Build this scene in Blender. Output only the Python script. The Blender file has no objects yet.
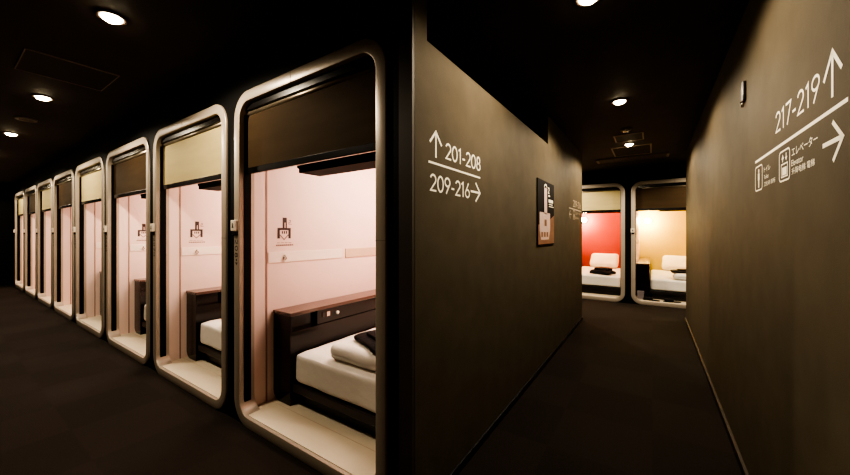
import bpy, bmesh, math, random
from mathutils import Vector, Matrix, noise

random.seed(7)
scene = bpy.context.scene
COL = scene.collection
PI = math.pi

# ------------------------------------------------------------------ materials
def mat(name, color, rough=0.5, metal=0.0, var=0.0, scale=20.0, bump=0.0, bscale=None,
        spec=0.5, emit=None, estr=0.0, stretch=(1, 1, 1), color2=None, sheen=0.0, coat=0.0):
    m = bpy.data.materials.new(name)
    m.use_nodes = True
    nt = m.node_tree
    b = nt.nodes['Principled BSDF']
    b.inputs['Base Color'].default_value = (*color, 1)
    b.inputs['Roughness'].default_value = rough
    b.inputs['Metallic'].default_value = metal
    b.inputs['Specular IOR Level'].default_value = spec
    if sheen:
        b.inputs['Sheen Weight'].default_value = sheen
    if coat:
        b.inputs['Coat Weight'].default_value = coat
        b.inputs['Coat Roughness'].default_value = 0.08
    if emit:
        b.inputs['Emission Color'].default_value = (*emit, 1)
        b.inputs['Emission Strength'].default_value = estr
    tc = mp = None
    if var or bump:
        tc = nt.nodes.new('ShaderNodeTexCoord')
        mp = nt.nodes.new('ShaderNodeMapping')
        mp.inputs['Scale'].default_value = stretch
        nt.links.new(tc.outputs['Object'], mp.inputs['Vector'])
    if var:
        n = nt.nodes.new('ShaderNodeTexNoise')
        n.inputs['Scale'].default_value = scale
        n.inputs['Detail'].default_value = 5
        nt.links.new(mp.outputs['Vector'], n.inputs['Vector'])
        r = nt.nodes.new('ShaderNodeValToRGB')
        c2 = color2 or tuple(c * (1 - var) for c in color)
        r.color_ramp.elements[0].position = 0.3
        r.color_ramp.elements[1].position = 0.7
        r.color_ramp.elements[0].color = (*c2, 1)
        r.color_ramp.elements[1].color = (*[min(1, c * (1 + var * 0.5)) for c in color], 1)
        nt.links.new(n.outputs['Fac'], r.inputs['Fac'])
        nt.links.new(r.outputs['Color'], b.inputs['Base Color'])
    if bump:
        n2 = nt.nodes.new('ShaderNodeTexNoise')
        n2.inputs['Scale'].default_value = bscale or scale * 3
        n2.inputs['Detail'].default_value = 4
        nt.links.new(mp.outputs['Vector'], n2.inputs['Vector'])
        bp = nt.nodes.new('ShaderNodeBump')
        bp.inputs['Strength'].default_value = bump
        bp.inputs['Distance'].default_value = 0.02
        nt.links.new(n2.outputs['Fac'], bp.inputs['Height'])
        nt.links.new(bp.outputs['Normal'], b.inputs['Normal'])
    return m

def carpet_mat():
    m = bpy.data.materials.new('carpet_tiles')
    m.use_nodes = True
    nt = m.node_tree
    b = nt.nodes['Principled BSDF']
    b.inputs['Roughness'].default_value = 0.95
    b.inputs['Specular IOR Level'].default_value = 0.15
    tc = nt.nodes.new('ShaderNodeTexCoord')
    ck = nt.nodes.new('ShaderNodeTexChecker')
    ck.inputs['Scale'].default_value = 2.0
    ck.inputs['Color1'].default_value = (0.030, 0.0235, 0.019, 1)
    ck.inputs['Color2'].default_value = (0.0258, 0.0201, 0.0161, 1)
    nt.links.new(tc.outputs['Object'], ck.inputs['Vector'])
    n = nt.nodes.new('ShaderNodeTexNoise')
    n.inputs['Scale'].default_value = 140
    n.inputs['Detail'].default_value = 6
    nt.links.new(tc.outputs['Object'], n.inputs['Vector'])
    mx = nt.nodes.new('ShaderNodeMix')
    mx.data_type = 'RGBA'
    mx.blend_type = 'MULTIPLY'
    mx.inputs[0].default_value = 0.6
    nt.links.new(ck.outputs['Color'], mx.inputs[6])
    nt.links.new(n.outputs['Color'], mx.inputs[7])
    gain = nt.nodes.new('ShaderNodeMix')
    gain.data_type = 'RGBA'
    gain.blend_type = 'MULTIPLY'
    gain.inputs[0].default_value = 1
    gain.inputs[7].default_value = (1.15, 1.10, 1.06, 1)
    nt.links.new(mx.outputs[2], gain.inputs[6])
    nt.links.new(gain.outputs[2], b.inputs['Base Color'])
    bp = nt.nodes.new('ShaderNodeBump')
    bp.inputs['Strength'].default_value = 0.5
    bp.inputs['Distance'].default_value = 0.004
    nt.links.new(n.outputs['Fac'], bp.inputs['Height'])
    nt.links.new(bp.outputs['Normal'], b.inputs['Normal'])
    return m

M = dict(
    carpet=carpet_mat(),
    olive=mat('olive_wall_covering', (0.102, 0.083, 0.056), 0.75, var=0.12, scale=7, bump=0.12, bscale=260, spec=0.12),
    black=mat('matt_black_paint', (0.0035, 0.0035, 0.0035), 0.7, var=0.2, scale=6, spec=0.15),
    endface=mat('partition_end_paint', (0.075, 0.060, 0.048), 0.6, var=0.1, scale=8, spec=0.3),
    ceiling=mat('dark_ceiling_paint', (0.038, 0.029, 0.024), 0.75, var=0.15, scale=5, bump=0.1, bscale=200, spec=0.2),
    base=mat('black_skirting', (0.006, 0.005, 0.005), 0.5, var=0.1, scale=9),
    basetrim=mat('brown_skirting_lip', (0.05, 0.036, 0.025), 0.5, var=0.1, scale=9),
    frame=mat('beige_capsule_frame_paint', (0.47, 0.40, 0.325), 0.35, metal=0.25, var=0.05, scale=4, spec=0.5),
    seam=mat('frame_joint', (0.30, 0.25, 0.2), 0.5, var=0.1, scale=9),
    panel=mat('pale_capsule_panel', (0.82, 0.635, 0.565), 0.5, var=0.03, scale=3, spec=0.4),
    reveal=mat('panel_joint', (0.34, 0.21, 0.17), 0.6, var=0.1, scale=9),
    redwall=mat('red_back_panel', (0.47, 0.05, 0.028), 0.5, var=0.05, scale=4),
    goldwall=mat('ochre_back_panel', (0.66, 0.49, 0.10), 0.5, var=0.05, scale=4),
    sillfloor=mat('cream_floor_panel', (0.72, 0.64, 0.49), 0.4, var=0.05, scale=5, spec=0.4),
    rail=mat('white_wall_rail', (0.86, 0.75, 0.66), 0.4, var=0.03, scale=6),
    railtan=mat('tan_wall_rail', (0.62, 0.46, 0.34), 0.45, var=0.08, scale=6),
    wood=mat('dark_lacquered_wood', (0.009, 0.0052, 0.0045), 0.2, var=0.5, scale=4, stretch=(6, 1, 20), spec=0.35, coat=0.1),
    woodtop=mat('brown_lacquered_top', (0.07, 0.038, 0.028), 0.25, var=0.3, scale=4, stretch=(10, 1, 10), spec=0.6, coat=0.4),
    bedbase=mat('black_bed_base', (0.012, 0.008, 0.007), 0.4, var=0.2, scale=5),
    sheet=mat('white_cotton', (0.80, 0.76, 0.69), 0.9, var=0.03, scale=8, bump=0.25, bscale=14, spec=0.2, sheen=0.1),
    pyjama=mat('black_cotton', (0.012, 0.010, 0.011), 0.85, var=0.3, scale=20, bump=0.3, bscale=30, spec=0.2),
    blind_b=mat('beige_blind_fabric', (0.50, 0.41, 0.205), 0.75, var=0.06, scale=3, stretch=(1, 1, 6), bump=0.05, bscale=300, spec=0.2),
    blind_d=mat('brown_blind_fabric', (0.056, 0.036, 0.019), 0.8, var=0.12, scale=3, stretch=(1, 1, 6), bump=0.05, bscale=300, spec=0.1),
    gloss=mat('glossy_black_plastic', (0.008, 0.007, 0.007), 0.22, var=0.1, scale=9, spec=0.6),
    cassette=mat('brushed_dark_aluminium', (0.32, 0.27, 0.2), 0.33, metal=0.8, var=0.1, scale=9),
    white=mat('white_lettering', (0.86, 0.80, 0.66), 0.6, var=0.02, scale=9, emit=(0.9, 0.8, 0.62), estr=0.16),  # faint emission put in so the lettering reads brighter than the lamps make it
    faint=mat('faded_lettering', (0.42, 0.34, 0.25), 0.6, var=0.02, scale=9),
    ink=mat('dark_print', (0.05, 0.03, 0.03), 0.6, var=0.02, scale=9),
    inkmid=mat('grey_brown_print', (0.24, 0.14, 0.12), 0.6, var=0.02, scale=9),
    tag=mat('tag_plastic', (0.75, 0.69, 0.58), 0.4, var=0.03, scale=9),
    steel=mat('satin_steel', (0.55, 0.5, 0.44), 0.25, metal=1.0, var=0.05, scale=9),
    greyline=mat('grey_ceiling_trim', (0.20, 0.165, 0.14), 0.5, var=0.1, scale=9),
    brownmetal=mat('brown_grille_paint', (0.11, 0.075, 0.06), 0.45, var=0.1, scale=9),
    bulb=mat('lit_lamp_lens', (1, 0.9, 0.7), 0.4, emit=(1.0, 0.82, 0.52), estr=60.0),
    globe=mat('lit_sconce_glass', (1, 0.9, 0.7), 0.4, emit=(1.0, 0.78, 0.42), estr=40.0),
    posterblack=mat('poster_black', (0.009, 0.006, 0.005), 0.7, var=0.1, scale=9, spec=0.08),
    posterpale=mat('poster_pale_pink', (0.62, 0.47, 0.44), 0.5, var=0.08, scale=40),
    posterred=mat('poster_warm_brown', (0.20, 0.095, 0.07), 0.5, var=0.25, scale=14),
    greybox=mat('grey_card', (0.22, 0.19, 0.2), 0.7, var=0.08, scale=9),
)

# ------------------------------------------------------------------ mesh helpers
def new_bm():
    return bmesh.new()

def add_box(bm, x0, x1, y0, y1, z0, z1, bevel=0.0, seg=2):
    r = bmesh.ops.create_cube(bm, size=1)
    vs = r['verts']
    sx, sy, sz = x1 - x0, y1 - y0, z1 - z0
    for v in vs:
        v.co = Vector((x0 + (v.co.x + .5) * sx, y0 + (v.co.y + .5) * sy, z0 + (v.co.z + .5) * sz))
    if bevel:
        es = list({e for v in vs for e in v.link_edges})
        bmesh.ops.bevel(bm, geom=es, offset=bevel, segments=seg, affect='EDGES', profile=0.5, clamp_overlap=True)

def add_prism(bm, poly, axis, a, b):
    """poly: 2D points; axis 'y' -> (x,z) extruded in y, 'z' -> (x,y), 'x' -> (y,z)."""
    def P(p, t):
        return {'y': (p[0], t, p[1]), 'z': (p[0], p[1], t), 'x': (t, p[0], p[1])}[axis]
    n = len(poly)
    A = [bm.verts.new(P(p, a)) for p in poly]
    B = [bm.verts.new(P(p, b)) for p in poly]
    bm.faces.new(A)
    bm.faces.new(B[::-1])
    for i in range(n):
        bm.faces.new((A[i], B[i], B[(i + 1) % n], A[(i + 1) % n]))

def add_cyl(bm, c, r, depth, axis='z', seg=24, r2=None):
    mt = Matrix.Translation(c)
    if axis == 'y':
        mt = mt @ Matrix.Rotation(PI / 2, 4, 'X')
    if axis == 'x':
        mt = mt @ Matrix.Rotation(PI / 2, 4, 'Y')
    bmesh.ops.create_cone(bm, cap_ends=True, segments=seg, radius1=r, radius2=r if r2 is None else r2,
                          depth=depth, matrix=mt)

def add_ring(bm, c, ro, ri, h, seg=32):
    loops = []
    for r, z in ((ri, 0), (ro, 0), (ro * 0.98, -h), (ri, -h)):
        loops.append([bm.verts.new((c[0] + r * math.cos(2 * PI * i / seg), c[1] + r * math.sin(2 * PI * i / seg), c[2] + z))
                      for i in range(seg)])
    for k in range(4):
        L0, L1 = loops[k], loops[(k + 1) % 4]
        for i in range(seg):
            j = (i + 1) % seg
            bm.faces.new((L0[i], L0[j], L1[j], L1[i]))

def add_soft(bm, c, size, r, cuts=12, amp=0.0, nscale=5.0, pillow=0.0, rot=None, seed=0.0, droop=0.0):
    """rounded box with cloth-like lumps"""
    t = bmesh.new()
    bmesh.ops.create_cube(t, size=2)
    bmesh.ops.subdivide_edges(t, edges=t.edges[:], cuts=cuts, use_grid_fill=True)
    h = Vector(size) / 2
    rr = min(r, h.x, h.y, h.z) * 0.999
    for v in t.verts:
        u = v.co.copy()
        p = Vector((u.x * h.x, u.y * h.y, u.z * h.z))
        q = Vector([max(-(h[i] - rr), min(h[i] - rr, p[i])) for i in range(3)])
        d = p - q
        if d.length > 1e-6:
            p = q + d.normalized() * rr
        if pillow:
            e = 1 - pillow * max(abs(u.x) ** 3, abs(u.y) ** 3)
            p.z *= e
            pin = 1 - 0.07 * (1 - abs(u.x)) if abs(u.y) > 0.9 else 1
            p.y *= pin
        if amp:
            nv = noise.noise_vector(Vector((p.x * nscale + seed, p.y * nscale + seed * 2, p.z * nscale)))
            p += nv * amp
        if droop:
            p.z -= droop * (u.x ** 4 + u.y ** 4)
        v.co = p
    if rot:
        bmesh.ops.transform(t, matrix=rot, verts=t.verts)
    bmesh.ops.translate(t, vec=Vector(c), verts=t.verts)
    me = bpy.data.meshes.new('tmp')
    t.to_mesh(me)
    t.free()
    bm.from_mesh(me)
    bpy.data.meshes.remove(me)

def obj(name, bm, m, parent=None, smooth=False, sub=0):
    bmesh.ops.recalc_face_normals(bm, faces=bm.faces[:])
    me = bpy.data.meshes.new(name)
    bm.to_mesh(me)
    bm.free()
    me.materials.append(M[m] if isinstance(m, str) else m)
    if smooth:
        for p in me.polygons:
            p.use_smooth = True
    o = bpy.data.objects.new(name, me)
    COL.objects.link(o)
    if parent:
        o.parent = parent
    if sub:
        md = o.modifiers.new('s', 'SUBSURF')
        md.levels = md.render_levels = sub
    return o

def boxobj(name, m, dims, parent=None, bevel=0.0, smooth=False):
    bm = new_bm()
    add_box(bm, *dims, bevel=bevel)
    return obj(name, bm, m, parent, smooth)

def tag(o, label, cat, group=None):
    o['label'] = label
    o['category'] = cat
    if group:
        o['group'] = group
    return o

def thing(name, label, cat, loc=(0, 0, 0), group=None):
    o = bpy.data.objects.new(name, None)
    o.empty_display_size = 0.1
    COL.objects.link(o)
    o.location = loc
    return tag(o, label, cat, group)

def struct(o):
    o['kind'] = 'structure'
    return o

def copy_tree(o, parent=None):
    c = o.copy()
    COL.objects.link(c)
    if parent:
        c.parent = parent
    for ch in list(o.children):
        copy_tree(ch, c)
    return c

def dup(root, loc, label):
    c = copy_tree(root)
    c.location = loc
    c['label'] = label
    return c

# ------------------------------------------------------------------ key dimensions
CEIL = 2.35
PY = 1.119                       # front plane of the row of capsules
PX0, PITCH, PW = -0.9595, 1.408, 1.302
EY = 6.85                        # front plane of the capsules across the hall's end
XL, XR = -0.825, 0.389
row_x = [PX0 - PW / 2 - k * PITCH for k in range(8)]
end_x = [-0.395 - PW / 2, -0.305 + PW / 2]
HW, FH, FR, FW = PW / 2, 2.12, 0.165, 0.066   # frame half width, height, corner radius, face width
IW = HW - FW

def rrect(x0, x1, z0, z1, r, n=10):
    pts = []
    for cx, cz, a0 in ((x1 - r, z0 + r, -90), (x1 - r, z1 - r, 0), (x0 + r, z1 - r, 90), (x0 + r, z0 + r, 180)):
        for i in range(n + 1):
            a = math.radians(a0 + 90 * i / n)
            pts.append((cx + r * math.cos(a), cz + r * math.sin(a)))
    return pts

# ------------------------------------------------------------------ setting
struct(boxobj('floor', 'carpet', (-13.2, 2.9, -1.3, 9.4, -0.1, 0.0)))
struct(boxobj('ceiling', 'ceiling', (-13.2, 2.9, -1.3, 9.4, CEIL, CEIL + 0.1)))
struct(boxobj('wall_right', 'olive', (XR, XR + 0.12, -0.95, 5.896, 0.0, CEIL)))
struct(boxobj('wall_back', 'olive', (-13.2, XR, -1.07, -0.95, 0.0, CEIL)))
struct(boxobj('wall_left', 'black', (-12.75, -12.63, -0.95, PY + 0.01, 0.0, CEIL)))

# partition with the open transom above its middle stretch
bm = new_bm()
add_box(bm, XL - 0.07, XL, 1.145, 5.199, 0, 2.075)
add_box(bm, XL - 0.07, XL, 1.145, 1.237, 2.075, CEIL)
add_box(bm, XL - 0.07, XL, 3.32, 5.199, 2.075, CEIL)
struct(obj('wall_center', bm, 'olive'))
struct(boxobj('trim_1', 'endface', (XL - 0.072, XL - 0.001, 1.127, 1.146, 0, CEIL)))
# block behind the partition (back of the next row)
struct(boxobj('wall_far', 'black', (-13.2, XL - 0.072, 5.08, 5.198, 0, CEIL)))
struct(boxobj('wall_side', 'black', (XR + 0.12, 2.9, 5.78, 5.896, 0, CEIL)))

def holed_wall(name, xs, x0, x1, y0):
    """black wall with one rounded opening for each capsule"""
    bm = new_bm()
    def ring(pts):
        vs = [bm.verts.new((p[0], y0, p[1])) for p in pts]
        return [bm.edges.new((vs[i], vs[(i + 1) % len(vs)])) for i in range(len(vs))]
    es = ring([(x0, -0.02), (x1, -0.02), (x1, CEIL), (x0, CEIL)])
    for cx in xs:
        e = 0.004
        es += ring(rrect(cx - HW + e, cx + HW - e, 0.004, FH - e, FR))
    bmesh.ops.triangle_fill(bm, edges=es, use_beauty=True, use_dissolve=False)
    return struct(obj(name, bm, 'black'))

holed_wall('wall_front', row_x, -13.2, XL - 0.072, PY + 0.014)
holed_wall('wall_end', end_x, -3.4, 2.9, EY + 0.014)

# skirtings
bm = new_bm(); add_box(bm, XL, XL + 0.012, 1.145, 5.199, 0, 0.045, bevel=0.002)
struct(obj('baseboard_center', bm, 'base'))
bm = new_bm(); add_box(bm, XR - 0.012, XR, -0.95, 5.896, 0, 0.045, bevel=0.002)
b = struct(obj('baseboard_right', bm, 'base'))
struct(boxobj('trim_2', 'basetrim', (XR - 0.014, XR, -0.95, 5.896, 0.045, 0.053)))

# ------------------------------------------------------------------ stroke lettering (geometric sans digits)
def arc(cx, cy, rx, ry, a0, a1, n=18):
    return [(cx + rx * math.cos(math.radians(a0 + (a1 - a0) * i / n)),
             cy + ry * math.sin(math.radians(a0 + (a1 - a0) * i / n))) for i in range(n + 1)]

GL = {   # unit height 1, (width, strokes)
    '0': (0.56, [arc(.28, .5, .23, .45, 0, 360, 32)]),
    '1': (0.36, [[(.06, .82), (.22, .95), (.22, 0.0)]]),
    '2': (0.54, [arc(.27, .70, .21, .25, 165, -38, 16) + [(.06, .05), (.52, .05)]]),
    '6': (0.56, [[(.40, 1.0), (.12, .46)], arc(.28, .29, .22, .25, 0, 360, 28)]),
    '7': (0.52, [[(.03, .95), (.47, .95), (.16, 0.0)]]),
    '8': (0.54, [arc(.27, .72, .175, .23, 0, 360, 26), arc(.27, .27, .215, .235, 0, 360, 26)]),
    '9': (0.56, [[(.16, 0.0), (.44, .54)], arc(.28, .71, .22, .25, 0, 360, 28)]),
    '3': (0.52, [arc(.25, .72, .18, .23, 150, -80, 16) + arc(.25, .28, .21, .24, 80, -150, 16)]),
    '4': (0.56, [[(.42, 0.0), (.42, .95), (.03, .25), (.54, .25)]]),
    '5': (0.54, [[(.46, .95), (.16, .95), (.11, .52)] + arc(.25, .32, .22, .27, 110, -140, 18)]),
    '-': (0.34, [[(.04, .38), (.30, .38)]]),
}

def stroke(bm, pts, w, T):
    """flat ribbon along pts (2D) mapped to 3D by T"""
    n = len(pts)
    closed = (abs(pts[0][0] - pts[-1][0]) + abs(pts[0][1] - pts[-1][1])) < 1e-6
    P = [Vector(p) for p in pts]
    if closed:
        P = P[:-1]
        n -= 1
    L, R = [], []
    for i in range(n):
        if closed:
            a, b_ = P[i - 1], P[(i + 1) % n]
            d1 = (P[i] - a).normalized(); d2 = (b_ - P[i]).normalized()
        else:
            d1 = (P[i] - P[i - 1]).normalized() if i else (P[1] - P[0]).normalized()
            d2 = (P[i + 1] - P[i]).normalized() if i < n - 1 else d1
        t = d1 + d2
        if t.length < 1e-6:
            t = d1
        t.normalize()
        nrm = Vector((-t.y, t.x))
        k = 1 / max(0.5, nrm.dot(Vector((-d1.y, d1.x))))
        L.append(bm.verts.new(T(P[i] + nrm * w / 2 * k)))
        R.append(bm.verts.new(T(P[i] - nrm * w / 2 * k)))
    for i in range(n if closed else n - 1):
        j = (i + 1) % n
        bm.faces.new((L[i], L[j], R[j], R[i]))

def digits_bm(text, T0, x0, z0, width, height, w, track=0.05):
    """digits filling width x height with the lower left corner at x0, z0 in sign space; T0 maps to the wall"""
    tot = sum(GL[c][0] for c in text) + track * (len(text) - 1)
    sx = width / tot
    bm = new_bm()
    x = 0
    for c in text:
        gw, st = GL[c]
        for s in st:
            stroke(bm, [(x0 + (x + p[0]) * sx, z0 + p[1] * height) for p in s], w, T0)
        x += gw + track
    return bm

def text_bm(body, size, T):
    cu = bpy.data.curves.new('lettering', 'FONT')
    cu.body = body
    cu.size = size
    cu.resolution_u = 3
    o = bpy.data.objects.new('lettering', cu)
    COL.objects.link(o)
    dg = bpy.context.evaluated_depsgraph_get()
    me = bpy.data.meshes.new_from_object(o.evaluated_get(dg))
    bm = new_bm()
    bm.from_mesh(me)
    for v in bm.verts:
        v.co = T(v.co)
    COL.objects.unlink(o)
    bpy.data.objects.remove(o)
    bpy.data.curves.remove(cu)
    bpy.data.meshes.remove(me)
    return bm

def fit_text(body, T0, x0, z0, width, height):
    bm = text_bm(body, 1.0, lambda c: c)
    if not bm.verts:
        return bm
    xs = [v.co.x for v in bm.verts]; ys = [v.co.y for v in bm.verts]
    ax, bx, ay, by = min(xs), max(xs), min(ys), max(ys)
    for v in bm.verts:
        v.co = T0(((v.co.x - ax) / (bx - ax) * width + x0, (v.co.y - ay) / (by - ay) * height + z0))
    return bm

def quad(bm, T, pts):
    bm.faces.new([bm.verts.new(T(p)) for p in pts])

def rect(bm, T, x0, x1, z0, z1):
    quad(bm, T, [(x0, z0), (x1, z0), (x1, z1), (x0, z1)])

# ---------------- left sign on the partition: sign x = world y, sign z = world z
TL = lambda p: Vector((XL + 0.0008, p[0], p[1]))
s = thing('direction_sign', 'white lettering 201-208 and 209-216 with arrows, near end of the partition', 'sign', (XL, 1.52, 1.4))
def sub(name, bm, m, parent):
    """child mesh given in world coordinates under an empty without rotation"""
    for v in bm.verts:
        v.co -= parent.location
    return obj(name, bm, m, parent)
bm = new_bm()
stroke(bm, [(1.310, 1.571), (1.310, 1.690)], .0115, TL)
stroke(bm, [(1.259, 1.634), (1.310, 1.690), (1.361, 1.634)], .0115, TL)
sub('up_arrow', bm, 'white', s)
sub('room_numbers', digits_bm('201-208', TL, 1.395, 1.582, .40, .079, .0095), 'white', s)
bm = new_bm(); rect(bm, TL, 1.248, 1.790, 1.5385, 1.548); sub('line', bm, 'white', s)
sub('room_numbers', digits_bm('209-216', TL, 1.258, 1.414, .40, .079, .0095), 'white', s)
bm = new_bm()
stroke(bm, [(1.668, 1.455), (1.786, 1.455)], .0115, TL)
stroke(bm, [(1.730, 1.507), (1.788, 1.455), (1.730, 1.403)], .0115, TL)
sub('right_arrow', bm, 'white', s)

# ---------------- far sign on the partition
s = thing('direction_sign', 'small faded white lettering with a line at the far end of the partition', 'sign', (XL, 4.7, 1.4))
bm = new_bm(); rect(bm, TL, 4.30, 5.12, 1.522, 1.535); sub('line', bm, 'faint', s)
sub('room_numbers', digits_bm('209-216', TL, 4.55, 1.56, .54, .085, .012), 'faint', s)
bm = new_bm()
stroke(bm, [(4.32, 1.455), (4.44, 1.455)], .014, TL)
stroke(bm, [(4.375, 1.505), (4.32, 1.455), (4.375, 1.405)], .014, TL)
sub('left_arrow', bm, 'faint', s)
bm = new_bm()
stroke(bm, [(4.56, 1.405), (4.66, 1.405), (4.66, 1.51), (4.56, 1.51), (4.56, 1.405)], .009, TL)
rect(bm, TL, 4.585, 4.635, 1.42, 1.465)
sub('lift_pictogram', bm, 'faint', s)
sub('lettering', fit_text('エレベーター', TL, 4.70, 1.465, .38, .045), 'faint', s)
sub('lettering', fit_text('Elevator', TL, 4.70, 1.41, .25, .035), 'faint', s)

# ---------------- right sign: sign x = -world y
TR = lambda p: Vector((XR - 0.0008, -p[0], p[1]))
s = thing('direction_sign', 'white lettering 217-219 with arrows and toilet and lift symbols on the right wall', 'sign', (XR, 1.68, 1.4))
sub('room_numbers', digits_bm('217-219', TR, -1.806, 1.600, .412, .077, .0085), 'white', s)
bm = new_bm()
stroke(bm, [(-1.318, 1.577), (-1.318, 1.698)], .0125, TR)
stroke(bm, [(-1.371, 1.634), (-1.318, 1.697), (-1.265, 1.634)], .0125, TR)
sub('up_arrow', bm, 'white', s)
bm = new_bm(); rect(bm, TR, -2.106, -1.233, 1.539, 1.550); sub('line', bm, 'white', s)
bm = new_bm()
stroke(bm, [(-1.378, 1.462), (-1.262, 1.462)], .0125, TR)
stroke(bm, [(-1.317, 1.513), (-1.260, 1.462), (-1.314, 1.410)], .0125, TR)
sub('right_arrow', bm, 'white', s)
# toilet pictogram
def rr_line(bm, T, x0, x1, z0, z1, r, w):
    p = rrect(x0, x1, z0, z1, r, 5)
    stroke(bm, p + [p[0]], w, T)
bm = new_bm(); rr_line(bm, TR, -2.104, -1.99, 1.413, 1.518, .016, .006)
for i, (a, b_) in enumerate(((-2.047, .011),)):
    stroke(bm, arc(a, 1.497, .0045, .0045, 0, 360, 12), .009, TR)
    rect(bm, TR, a - .012, a + .012, 1.455, 1.487)
    rect(bm, TR, a - .008, a + .008, 1.423, 1.455)
sub('toilet_pictogram', bm, 'white', s)
sub('lettering', fit_text('トイレ', TR, -1.963, 1.478, .09, .022), 'white', s)
sub('lettering', fit_text('Toilet', TR, -1.963, 1.449, .065, .016), 'white', s)
sub('lettering', fit_text('卫生间 厕所', TR, -1.963, 1.419, .155, .018), 'white', s)
# lift pictogram
bm = new_bm(); rr_line(bm, TR, -1.758, -1.645, 1.411, 1.517, .016, .006)
stroke(bm, [(-1.735, 1.470), (-1.735, 1.425), (-1.668, 1.425), (-1.668, 1.470), (-1.735, 1.470)], .005, TR)
rect(bm, TR, -1.726, -1.677, 1.43, 1.458)
quad(bm, TR, [(-1.732, 1.488), (-1.708, 1.488), (-1.708, 1.492), (-1.72, 1.506)])
rect(bm, TR, -1.7235, -1.7165, 1.478, 1.489)
quad(bm, TR, [(-1.694, 1.492), (-1.682, 1.478), (-1.670, 1.492), (-1.682, 1.4925)])
rect(bm, TR, -1.6855, -1.6785, 1.491, 1.506)
sub('lift_pictogram', bm, 'white', s)
sub('lettering', fit_text('エレベーター', TR, -1.625, 1.480, .213, .029), 'white', s)
sub('lettering', fit_text('Elevator', TR, -1.628, 1.448, .107, .020), 'white', s)
sub('lettering', fit_text('升降电梯 電梯', TR, -1.625, 1.419, .192, .022), 'white', s)

# ---------------- small wall device
s = thing('wall_sensor', 'narrow black wall fitting with a steel tip, high on the right wall', 'fitting', (XR, 2.31, 1.86))
bm = new_bm(); add_box(bm, -.013, 0, -.022, .022, .030, .128, bevel=.004, seg=3); obj('housing', bm, 'bedbase', s, True)
bm = new_bm(); add_box(bm, -.0145, -.013, -.003, .003, .070, .120); obj('highlight_strip', bm, 'steel', s)  # thin steel strip stands in for the highlight line on the housing
bm = new_bm(); add_cyl(bm, (-.010, .004, .016), .006, .028, 'z', 16, .009); obj('tip', bm, 'steel', s, True)

# ---------------- poster on the partition
s = thing('poster', 'dark poster with a pale tower drawing, hung on the partition', 'poster', (XL, 3.22, 1.11))
TP = lambda p: Vector((XL + 0.012, p[0], p[1]))
TP2 = lambda p: Vector((XL + 0.0135, p[0], p[1]))
bm = new_bm(); add_box(bm, XL, XL + .010, 2.935, 3.516, 1.115, 1.703, bevel=.002); sub('board', bm, 'posterblack', s)
bm = new_bm(); rect(bm, TP, 2.945, 3.506, 1.125, 1.30)
quad(bm, TP, [(3.30, 1.30), (3.506, 1.30), (3.506, 1.40), (3.36, 1.36)]); sub('warm_print', bm, 'posterred', s)
bm = new_bm()
rect(bm, TP2, 3.135, 3.235, 1.40, 1.640)
rect(bm, TP2, 2.985, 3.345, 1.255, 1.412)
quad(bm, TP2, [(3.03, 1.165), (3.30, 1.165), (3.345, 1.255), (2.985, 1.255)])
sub('tower_print', bm, 'posterpale', s)
bm = new_bm()
stroke(bm, arc(3.185, 1.645, .045, .025, 0, 180, 10), .014, TP2)
stroke(bm, [(3.275 + p[0] * .07, 1.600 + p[1] * .055) for p in GL['2'][1][0]], .013, TP2)
rect(bm, TP2, 3.28, 3.34, 1.57, 1.585)
rect(bm, TP2, 3.29, 3.46, 1.515, 1.545)
rect(bm, TP2, 3.30, 3.44, 1.495, 1.503)
rect(bm, TP2, 3.30, 3.48, 1.475, 1.482)
sub('lettering', bm, 'white', s)
for y0, y1, z0, z1 in ((3.03, 3.09, 1.19, 1.235), (3.12, 3.18, 1.19, 1.235), (3.21, 3.27, 1.19, 1.235), (3.14, 3.22, 1.29, 1.35)):
    bm = new_bm()
    rect(bm, lambda p: TP2(p) + Vector((.001, 0, 0)), y0, y1, z0, z1)
    sub('window_print', bm, 'posterred', s)

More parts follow.
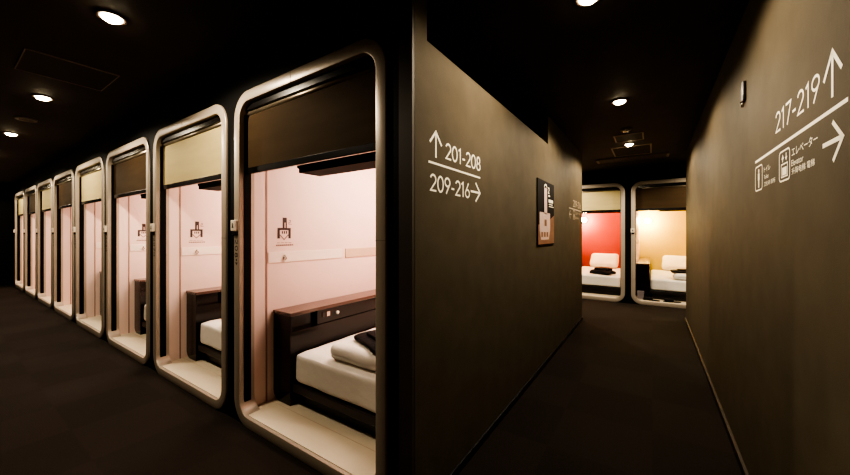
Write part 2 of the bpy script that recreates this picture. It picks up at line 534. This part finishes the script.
# ------------------------------------------------------------------ capsules
def make_pod(blind, back):
    """capsule, origin at the bottom centre of its front frame, running into +y"""
    t = bpy.data.objects.new('sleeping_capsule', None)
    t.empty_display_size = .1
    COL.objects.link(t)
    # frame: a profile swept round the rounded rectangle
    bm = new_bm()
    prof = [(0, .10), (0, .006), (.002, .0015), (.007, 0), (FW - .008, 0), (FW - .002, .002), (FW, .008), (FW, .10)]
    loops = []
    for d, y in prof:
        loops.append([bm.verts.new((p[0], y, p[1])) for p in rrect(-HW + d, HW - d, d, FH - d, FR - d, 12)])
    n = len(loops[0])
    for k in range(len(loops)):
        A, B = loops[k], loops[(k + 1) % len(loops)]
        for i in range(n):
            j = (i + 1) % n
            bm.faces.new((A[i], A[j], B[j], B[i]))
    f = obj('frame', bm, 'frame', t)
    for p in f.data.polygons:
        p.use_smooth = True
    f.data.set_sharp_from_angle(angle=math.radians(50))
    boxobj('frame_joint', 'seam', (-.042, -.039, -.0006, .002, FH - FW + .002, FH - .001), f)
    boxobj('frame_joint', 'seam', (HW - FW + .001, HW - .001, -.0006, .002, 1.19, 1.193), f)
    # inner shell
    P = dict(
        side_panel=[(-IW - .02, -IW, .10, 2.22, .03, 2.08), (IW, IW + .02, .10, 2.22, .03, 2.08)])
    for d in P['side_panel']:
        boxobj('side_panel', 'panel', d, t)
    boxobj('back_panel', back, (-IW, IW, 2.20, 2.22, .03, 2.08), t)
    boxobj('ceiling_panel', 'panel', (-IW - .02, IW + .02, .10, 2.22, 2.06, 2.08), t)
    bm = new_bm(); add_box(bm, -IW, IW, .02, 2.20, .02, .070)
    fl = obj('floor_panel', bm, 'sillfloor', t)
    bm = new_bm(); add_box(bm, -IW, IW, .205, .208, .0695, .0706)
    obj('floor_joint', bm, 'railtan', fl)
    bm = new_bm(); add_box(bm, -IW, -IW + .003, .180, .190, .07, 2.05)
    obj('wall_joint', bm, 'reveal', t)
    # guides for the blind
    for sgn in (-1, 1):
        x = sgn * IW
        boxobj('blind_guide', 'black', (min(x, x - sgn * .007), max(x, x - sgn * .007), .032, .075, .10, 2.02), t)
    # roller blind
    bl = boxobj('roller_blind', blind, (-IW + .008, IW - .008, .052, .055, 1.64, 1.99), t)
    bm = new_bm(); add_box(bm, -IW + .008, IW - .008, .044, .064, 1.608, 1.648, bevel=.004)
    obj('bottom_bar', bm, 'gloss', bl)
    bm = new_bm(); add_box(bm, -IW + .002, IW - .002,   .030, .10, 2.010, 2.056, bevel=.004)
    obj('blind_cassette', bm, 'gloss', t)
    bm = new_bm()
    add_prism(bm, [(.048, 2.014), (.040, 2.004), (.043, 1.990), (.055, 1.984), (.070, 1.988), (.075, 2.006), (.066, 2.016)], 'x', -IW + .004, IW - .004)
    obj('roller_tube', bm, 'cassette', bl, True)
    # overhead shelf
    bm = new_bm()
    add_prism(bm, [(-.265, 1.690), (-.265, 1.640), (-.245, 1.630), (-.245, 1.606), (IW, 1.606), (IW, 1.690)], 'y', .20, .36)
    obj('overhead_box', bm, 'black', t)
    # wall rail with a coat hook
    r = None
    bm = new_bm(); add_box(bm, -IW, -IW + .005, .195, .86, 1.016, 1.092, bevel=.0015)
    r = obj('wall_rail', bm, 'rail', t)
    bm = new_bm(); add_box(bm, -IW, -IW + .007, .90, 1.60, 1.014, 1.092, bevel=.0015)
    obj('wall_rail', bm, 'railtan', t)
    bm = new_bm()
    hx = -IW + .005
    stroke3 = []
    add_cyl(bm, (hx + .004, .317, 1.064), .005, .008, 'x', 12)
    for i in range(14):
        a = 2 * PI * i / 14
        add_cyl(bm, (hx + .008, .317 + .011 * math.cos(a), 1.044 + .011 * math.sin(a)), .0032, .006, 'x', 8)
    obj('coat_hook', bm, 'steel', t, True)
    # emblem printed on the side wall
    TE = lambda p: Vector((-IW + .0015, p[0], p[1]))
    TE2 = lambda p: Vector((-IW + .0022, p[0], p[1]))
    bm = new_bm()
    rect(bm, TE, .306, .322, 1.262, 1.336); rect(bm, TE, .329, .340, 1.262, 1.336); rect(bm, TE, .322, .329, 1.300, 1.336)
    rect(bm, TE, .266, .285, 1.186, 1.262); rect(bm, TE, .352, .372, 1.186, 1.262)
    rect(bm, TE, .285, .352, 1.246, 1.262)
    rect(bm, TE, .300, .309, 1.220, 1.240); rect(bm, TE, .316, .325, 1.220, 1.240); rect(bm, TE, .332, .341, 1.220, 1.240)
    e = obj('wall_emblem', bm, 'ink', t)
    bm = new_bm()
    stroke(bm, [(.285, 1.212), (.318, 1.178), (.352, 1.212)], .007, TE)
    obj('emblem_shield', bm, 'inkmid', e)
    bm = new_bm()
    stroke(bm, [(.356, 1.318), (.370, 1.318), (.370, 1.304), (.356, 1.304), (.356, 1.290), (.380, 1.290)], .004, TE)
    obj('emblem_mark', bm, 'inkmid', e)
    bm = new_bm()
    x = .255
    for k in range(9):
        rect(bm, TE, x, x + .0125, 1.134, 1.143); x += .0155
    obj('emblem_caption', bm, 'inkmid', e)
    bm = new_bm()
    x = .262
    for k in range(4):
        rect(bm, TE, x, x + .024, 1.154, 1.157); x += .030
    obj('emblem_caption', bm, 'inkmid', e)
    # tag on the frame's left edge
    bm = new_bm(); add_box(bm, -HW - .004, -HW + .052, -.020, .004, 1.238, 1.308, bevel=.004)
    g = obj('room_tag', bm, 'tag', t)
    bm = new_bm()
    quad(bm, lambda p: Vector((p[0], -.0212, p[1])), [(-HW + .012, 1.258), (-HW + .040, 1.258), (-HW + .032, 1.272), (-HW + .020, 1.272)])
    stroke(bm, arc(-HW + .026, 1.279, .006, .006, 0, 360, 12), .006, lambda p: Vector((p[0], -.0212, p[1])))
    obj('tag_symbol', bm, 'ink', g)
    bm = new_bm(); add_box(bm, -HW + .008, -HW + .048, -.014, .004, 1.208, 1.237, bevel=.006, seg=3)
    obj('tag_button', bm, 'gloss', g)
    return t

def add_number(pod, num):
    """number painted down the frame's left stile, read with the head tilted"""
    T = lambda p: Vector((-HW + p[1], -.0008, -p[0]))
    bm = digits_bm(num, T, -1.185, .016, .118, .036, .0065, track=.18)
    stroke(bm, arc(-1.050, .034, .004, .004, 0, 360, 12), .008, T)
    quad(bm, T, [(-1.035, .018), (-1.035, .050), (-1.016, .034), (-1.017, .033)])
    obj('room_number', bm, 'ink', pod)

protos = {}
pods = []
ordinals = ['nearest', 'second', 'third', 'fourth', 'fifth', 'sixth', 'seventh', 'farthest']
for k in range(8):
    blind = 'blind_d' if k % 2 == 0 else 'blind_b'
    if blind not in protos:
        p = protos[blind] = make_pod(blind, 'redwall')
        base = p
    else:
        p = copy_tree(protos[blind])
    p.location = (row_x[k], PY, 0)
    pods.append(p)
    kind = 'dark brown' if k % 2 == 0 else 'beige'
    tag(p, 'open sleeping capsule 20%d with %s blind, %s in the left row' % (8 - k, kind, ordinals[k] if k in (0, 7) else ordinals[k] + ' from the camera'),
        'capsule', 'sleeping capsules in the left row')
for k, p in enumerate(pods):
    add_number(p, '20%d' % (8 - k))
pe = make_pod('blind_b', 'redwall')
pe.location = (end_x[0], EY, 0)
tag(pe, 'sleeping capsule with red back wall and beige blind at the hall end', 'capsule', 'sleeping capsules at the hall end')
pg = make_pod('blind_d', 'goldwall')
pg.location = (end_x[1], EY, 0)
tag(pg, 'sleeping capsule with yellow back wall and dark blind at the hall end', 'capsule', 'sleeping capsules at the hall end')

# ------------------------------------------------------------------ furniture of a capsule (local to its front bottom centre)
FZ = .0705
def make_console():
    t = bpy.data.objects.new('bedside_console', None)
    COL.objects.link(t)
    x0, x1, y0, y1 = -IW + .004, -.387, .235, 2.19
    r = .07
    low = [(x1, FZ), (x1, .560), (x0, .560)] + [(x0 + r - r * math.cos(math.radians(a)), FZ + r - r * math.sin(math.radians(a))) for a in range(0, 91, 10)]
    low = [(x, z) for x, z in low]
    bm = new_bm(); add_prism(bm, low, 'y', y0 + .0, y1); obj('cabinet', bm, 'wood', t)
    bm = new_bm(); add_box(bm, x0, x1 - .05, y0 + .014, y1, .5605, .6645); obj('niche_back', bm, 'wood', t)
    bm = new_bm(); add_box(bm, x0, x1, y0, y0 + .0135, .5605, .6645, bevel=.002); obj('end_panel', bm, 'wood', t)
    bm = new_bm(); add_box(bm, x0, x1 + .006, y0 - .006, y1, .665, .690, bevel=.004); obj('top', bm, 'woodtop', t)
    bm = new_bm(); add_box(bm, x1 - .05, x1 - .012, y0 + .225, y1, .5605, .6645, bevel=.002); c = obj('control_panel', bm, 'wood', t)
    xs = x1 - .012
    bm = new_bm(); add_cyl(bm, (xs + .006, .645, .617), .0125, .014, 'x', 20); obj('dial', bm, 'white', c, True)
    bm = new_bm(); add_box(bm, xs, xs + .005, .545, .575, .606, .640, bevel=.001); obj('switch', bm, 'steel', c)
    bm = new_bm(); add_box(bm, xs, xs + .005, .505, .53, .606, .640, bevel=.001); obj('switch', bm, 'gloss', c)
    return t

def make_bed():
    t = bpy.data.objects.new('single_bed', None)
    COL.objects.link(t)
    x0, x1, y0, y1 = -.380, IW - .006, .245, 2.185
    bm = new_bm(); add_box(bm, x0 + .03, x1 - .02, y0 + .06, y1 - .02, FZ, .165); obj('plinth', bm, 'bedbase', t)
    bm = new_bm(); add_box(bm, x0, x1, y0, y1, .165, .222, bevel=.006); obj('bed_rail', bm, 'bedbase', t)
    bm = new_bm()
    add_soft(bm, ((x0 + x1) / 2, (y0 + y1) / 2, .324), (x1 - x0 - .012, y1 - y0 - .012, .20), .035, cuts=22, amp=.005, nscale=6)
    obj('mattress', bm, 'sheet', t, True)
    return t

def make_pillow():
    bm = new_bm()
    rot = Matrix.Rotation(math.radians(48), 4, 'X')
    add_soft(bm, (0, 0, .165), (.58, .40, .15), .07, cuts=12, amp=.010, nscale=6, pillow=.45, rot=rot)
    return obj('pillow', bm, 'sheet', None, True, 1)

def make_duvet():
    t = bpy.data.objects.new('folded_duvet', None)
    COL.objects.link(t)
    bm = new_bm()
    add_soft(bm, (.26, .23, .024), (.56, .44, .055), .026, cuts=14, amp=.007, nscale=7, seed=3)
    obj('lower_fold', bm, 'sheet', t, True, 1)
    bm = new_bm()
    add_soft(bm, (.27, .21, .064), (.56, .36, .05), .024, cuts=14, amp=.008, nscale=7, seed=9)
    # rolled leading edge
    add_soft(bm, (.26, .050, .048), (.57, .095, .090), .045, cuts=12, amp=.009, nscale=9, seed=5)
    obj('rolled_fold', bm, 'sheet', t, True, 1)
    return t

def make_pyjamas():
    t = bpy.data.objects.new('folded_pyjamas', None)
    COL.objects.link(t)
    bm = new_bm()
    add_soft(bm, (.22, .14, .018), (.50, .30, .034), .016, cuts=12, amp=.010, nscale=8, seed=2, droop=.006)
    obj('jacket', bm, 'pyjama', t, True, 1)
    bm = new_bm()
    add_soft(bm, (.23, .15, .040), (.34, .20, .026), .012, cuts=10, amp=.009, nscale=9, seed=6)
    obj('trousers', bm, 'pyjama', t, True, 1)
    return t

spots = [(row_x[k], PY, n) for k, n in enumerate([
    'nearest capsule of the left row', 'second capsule of the left row', 'third capsule of the left row',
    'fourth capsule of the left row'])] + [
    (end_x[0], EY, 'capsule with the red back wall'), (end_x[1], EY, 'capsule with the yellow back wall')]
src = {}
def place(key, maker, loc, label, cat, group):
    if key not in src:
        o = src[key] = maker()
    else:
        o = copy_tree(src[key])
    o.location = loc
    return tag(o, label, cat, group)
jig = [0, .015, -.01, .02, .03, -.05]
for i, (cx, cy, nm) in enumerate(spots):
    place('console', make_console, (cx, cy, 0), 'dark lacquered bedside console along the wall of the ' + nm, 'console', 'bedside consoles in the capsules')
    place('bed', make_bed, (cx, cy, 0), 'single bed with white sheet and black base in the ' + nm, 'bed', 'beds in the capsules')
    if i in (4, 5):
        place('pillow', make_pillow, (cx + .12, cy + 1.985, .428), 'white pillow propped up on the bed in the ' + nm, 'pillow', 'pillows on the capsule beds')
    if i < 2 or i == 5:
        place('duvet', make_duvet, (cx - .06 + (.04 if i == 5 else jig[i]), cy + .285, .438), 'folded white duvet on the bed in the ' + nm, 'duvet', 'folded duvets on the beds')
        place('pyjamas', make_pyjamas, (cx + .01 + jig[i], cy + .44, .540), 'black folded pyjamas on the white duvet in the ' + nm, 'pyjamas', 'black pyjamas on the beds').rotation_euler = (0, 0, -.42 if i < 2 else 0)
    if i == 4:
        place('pyjamas', make_pyjamas, (cx + .0 + jig[i], cy + .50, .446), 'black folded pyjamas lying on the white bed in the ' + nm, 'pyjamas', 'black pyjamas on the beds').scale = (.8, .9, 1.9)

# slippers and a small box in the right end capsule
def make_slipper():
    t = bpy.data.objects.new('slipper', None)
    COL.objects.link(t)
    pts = []
    for i in range(20):
        a = 2 * PI * i / 20
        w = .042 + .008 * math.sin(a)
        pts.append((w * math.cos(a), .125 * math.sin(a)))
    bm = new_bm(); add_prism(bm, pts, 'z', 0, .014); obj('sole', bm, 'pyjama', t)
    bm = new_bm(); add_soft(bm, (0, .045, .034), (.088, .13, .045), .022, cuts=8, amp=.002); obj('upper', bm, 'pyjama', t, True)
    return t
sl = make_slipper(); sl.location = (end_x[1] - .36, EY + .105, FZ + .001); sl.rotation_euler = (0, 0, 1.35)
tag(sl, 'dark slipper in front of the console of the yellow capsule', 'slipper', 'dark slippers on the capsule floor')
s2 = copy_tree(sl); s2.location = (end_x[1] - .07, EY + .125, FZ); s2.rotation_euler = (0, 0, 1.75)
s2['label'] = 'dark slipper in front of the bed of the yellow capsule'
gb = thing('storage_box', 'small grey box standing against the console in the yellow capsule', 'box', (end_x[1] - .515, EY + .198, FZ + .001), None)
bm = new_bm(); add_box(bm, -.05, .05, -.03, .03, 0, .10, bevel=.003); obj('body', bm, 'greybox', gb)
bm = new_bm(); add_box(bm, -.054, .054, -.034, .034, .10, .135, bevel=.003); obj('lid', bm, 'greybox', gb)

# sconces in the two end capsules
def make_sconce():
    t = bpy.data.objects.new('wall_lamp', None)
    COL.objects.link(t)
    bm = new_bm(); add_cyl(bm, (0, -.012, 0), .04, .024, 'y', 24); obj('back_plate', bm, 'steel', t, True)
    bm = new_bm(); bmesh.ops.create_uvsphere(bm, u_segments=24, v_segments=16, radius=.062, matrix=Matrix.Translation((0, -.08, 0)))
    obj('globe', bm, 'globe', t, True)
    return t
place('sconce', make_sconce, (end_x[0] - .33, EY + 2.20, 1.55), 'glowing wall lamp on the red back wall', 'lamp', 'wall lamps in the end capsules')
place('sconce', make_sconce, (end_x[1] - .43, EY + 2.20, 1.50), 'glowing wall lamp on the yellow back wall', 'lamp', 'wall lamps in the end capsules')

# ------------------------------------------------------------------ ceiling fittings
def make_downlight():
    t = bpy.data.objects.new('ceiling_downlight', None)
    COL.objects.link(t)
    bm = new_bm(); add_ring(bm, (0, 0, 0), .062, .046, .008); obj('trim_ring', bm, 'brownmetal', t, True)
    bm = new_bm(); bmesh.ops.create_uvsphere(bm, u_segments=28, v_segments=14, radius=.045)
    for v in bm.verts:
        v.co.z = v.co.z * .62 if v.co.z < 0 else v.co.z * .02
    obj('lens', bm, 'bulb', t, True)
    return t
lights = [(-2.332, .537), (-4.173, .535), (-6.0, .53), (-7.83, .53), (-9.66, .53), (-11.49, .53),  # last of these is out of view, added to light the farthest capsule
          (-.250, 1.764), (-.230, 3.303), (-.240, 4.956), (-1.55, 6.15), (1.10, 6.25)]  # last two are hidden from view, added to brighten the hall end
names = ['lit ceiling downlight nearest the camera in the left corridor', 'lit ceiling downlight second from the camera in the left corridor',
         'lit ceiling downlight third from the camera in the left corridor', 'lit ceiling downlight at the far left of the left corridor',
         'lit ceiling downlight near the far end of the left corridor',
         'added unseen ceiling downlight by the end wall of the left corridor', 
         'lit ceiling downlight at the top edge above the right corridor', 'lit ceiling downlight in the middle of the right corridor',
         'lit ceiling downlight between two ceiling frames at the hall end',
         'added unseen ceiling downlight in the cross corridor behind the partition', 'added unseen ceiling downlight in the cross corridor behind the right wall']
for (x, y), nm in zip(lights, names):
    place('downlight', make_downlight, (x, y, CEIL), nm, 'downlight', 'ceiling downlights')

def hatch(name, label, cat, x0, x1, y0, y1, w=.010):
    cx, cy = (x0 + x1) / 2, (y0 + y1) / 2
    t = thing(name, label, cat, (cx, cy, CEIL))
    hx, hy = (x1 - x0) / 2, (y1 - y0) / 2
    bm = new_bm(); add_box(bm, -hx + w, hx - w, -hy + w, hy - w, -.004, 0); obj('panel', bm, 'ceiling', t)
    bm = new_bm()
    for a, b_, c, d in ((-hx, hx, -hy, -hy + w), (-hx, hx, hy - w, hy), (-hx, -hx + w, -hy + w, hy - w), (hx - w, hx, -hy + w, hy - w)):
        add_box(bm, a, b_, c, d, -.007, 0)
    obj('edge_frame', bm, 'greyline', t)
    return t
hatch('access_panel', 'large rectangular access panel outlined on the left corridor ceiling', 'ceiling panel', -3.60, -3.15, .33, .77, .006)
hatch('access_panel', 'small outlined ceiling frame just before the last downlight of the right corridor', 'ceiling panel', -.375, -.080, 4.44, 4.78, .014)
hatch('access_panel', 'larger outlined ceiling frame behind the last downlight of the right corridor', 'ceiling panel', -.455, -.005, 5.08, 5.66, .016)
t = thing('ceiling_vent', 'small dark round ceiling vent in the left corridor', 'vent', (-5.11, .545, CEIL))
bm = new_bm(); add_ring(bm, (0, 0, 0), .075, .05, .012); obj('rim', bm, 'greyline', t, True)
bm = new_bm()
for r in (.012, .030):
    add_ring(bm, (0, 0, 0), r + .008, r, .010)
obj('louvre', bm, 'greyline', t, True)
t = thing('smoke_detector', 'small round detector on the ceiling before the small outlined frame', 'detector', (-.235, 4.22, CEIL))
bm = new_bm(); add_cyl(bm, (0, 0, -.006), .055, .012, 'z', 28); obj('base', bm, 'brownmetal', t, True)
bm = new_bm(); add_cyl(bm, (0, 0, -.022), .030, .020, 'z', 24, .042); obj('sensor_cap', bm, 'steel', t, True)
t = thing('air_grille', 'wide dark slotted air grille across the ceiling at the hall end', 'grille', (-.26, 5.88, CEIL))
bm = new_bm()
for a, b_, c, d in ((-.46, .46, -.13, -.105), (-.46, .46, .105, .13), (-.46, -.43, -.105, .105), (.43, .46, -.105, .105)):
    add_box(bm, a, b_, c, d, -.018, 0, bevel=.003)
obj('rim', bm, 'brownmetal', t)
bm = new_bm()
for k in range(5):
    y = -.085 + k * .042
    add_box(bm, -.43, .43, y - .010, y + .010, -.012, -.004)
obj('slats', bm, 'brownmetal', t)

# ------------------------------------------------------------------ lamps
def spot(loc, power, size=166, blend=.3, color=(1, .85, .645), rad=.04):
    d = bpy.data.lights.new('downlight_beam', 'SPOT')
    d.energy = power
    d.spot_size = math.radians(size)
    d.spot_blend = blend
    d.color = color
    d.shadow_soft_size = rad
    o = bpy.data.objects.new('downlight_beam', d)
    COL.objects.link(o)
    o.location = loc
    return o
for i, (x, y) in enumerate(lights):
    e = 64
    if i >= 6:
        e = 62
    if i == 8:
        e = 84
    if i >= 9:
        e = 120
    spot((x, y, CEIL - .05), e)

def area(loc, power, sx, sy, color, rot=(0, 0, 0)):
    d = bpy.data.lights.new('capsule_ceiling_light', 'AREA')
    d.shape = 'RECTANGLE'
    d.size, d.size_y = sx, sy
    d.energy = power
    d.color = color
    o = bpy.data.objects.new('capsule_ceiling_light', d)
    COL.objects.link(o)
    o.location = loc
    o.rotation_euler = rot
    return o
def point(loc, power, color, rad=.06):
    d = bpy.data.lights.new('capsule_lamp', 'POINT')
    d.energy = power
    d.color = color
    d.shadow_soft_size = rad
    o = bpy.data.objects.new('capsule_lamp', d)
    COL.objects.link(o)
    o.location = loc
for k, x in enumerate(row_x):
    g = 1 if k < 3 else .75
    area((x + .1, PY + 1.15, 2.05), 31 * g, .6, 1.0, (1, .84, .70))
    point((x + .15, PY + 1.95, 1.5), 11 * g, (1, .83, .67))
area((end_x[0], EY + 1.0, 2.05), 9, .6, 1.0, (1, .80, .48))
area((end_x[1], EY + 1.0, 2.05), 9, .6, 1.0, (1, .80, .48))
point((end_x[0] - .33, EY + 2.02, 1.55), 52, (1, .76, .38))
point((end_x[1] - .43, EY + 2.02, 1.50), 48, (1, .78, .34))

w = bpy.data.worlds.new('World')
scene.world = w
w.use_nodes = True
w.node_tree.nodes['Background'].inputs['Color'].default_value = (.02, .016, .013, 1)
w.node_tree.nodes['Background'].inputs['Strength'].default_value = .6

# ------------------------------------------------------------------ camera
cam = bpy.data.cameras.new('camera')
cam.sensor_width = 36
cam.lens = 336.24 / 850 * 36
cam.shift_y = -4.18 / 850
cam.clip_start = .02
co = bpy.data.objects.new('camera', cam)
COL.objects.link(co)
co.location = (0, 0, 1.223)
co.rotation_euler = (PI / 2, 0, .5942)
scene.camera = co
scene.view_settings.view_transform = 'AgX'
try:
    scene.view_settings.look = 'AgX - High Contrast'
except Exception:
    pass
scene.view_settings.exposure = 0.0
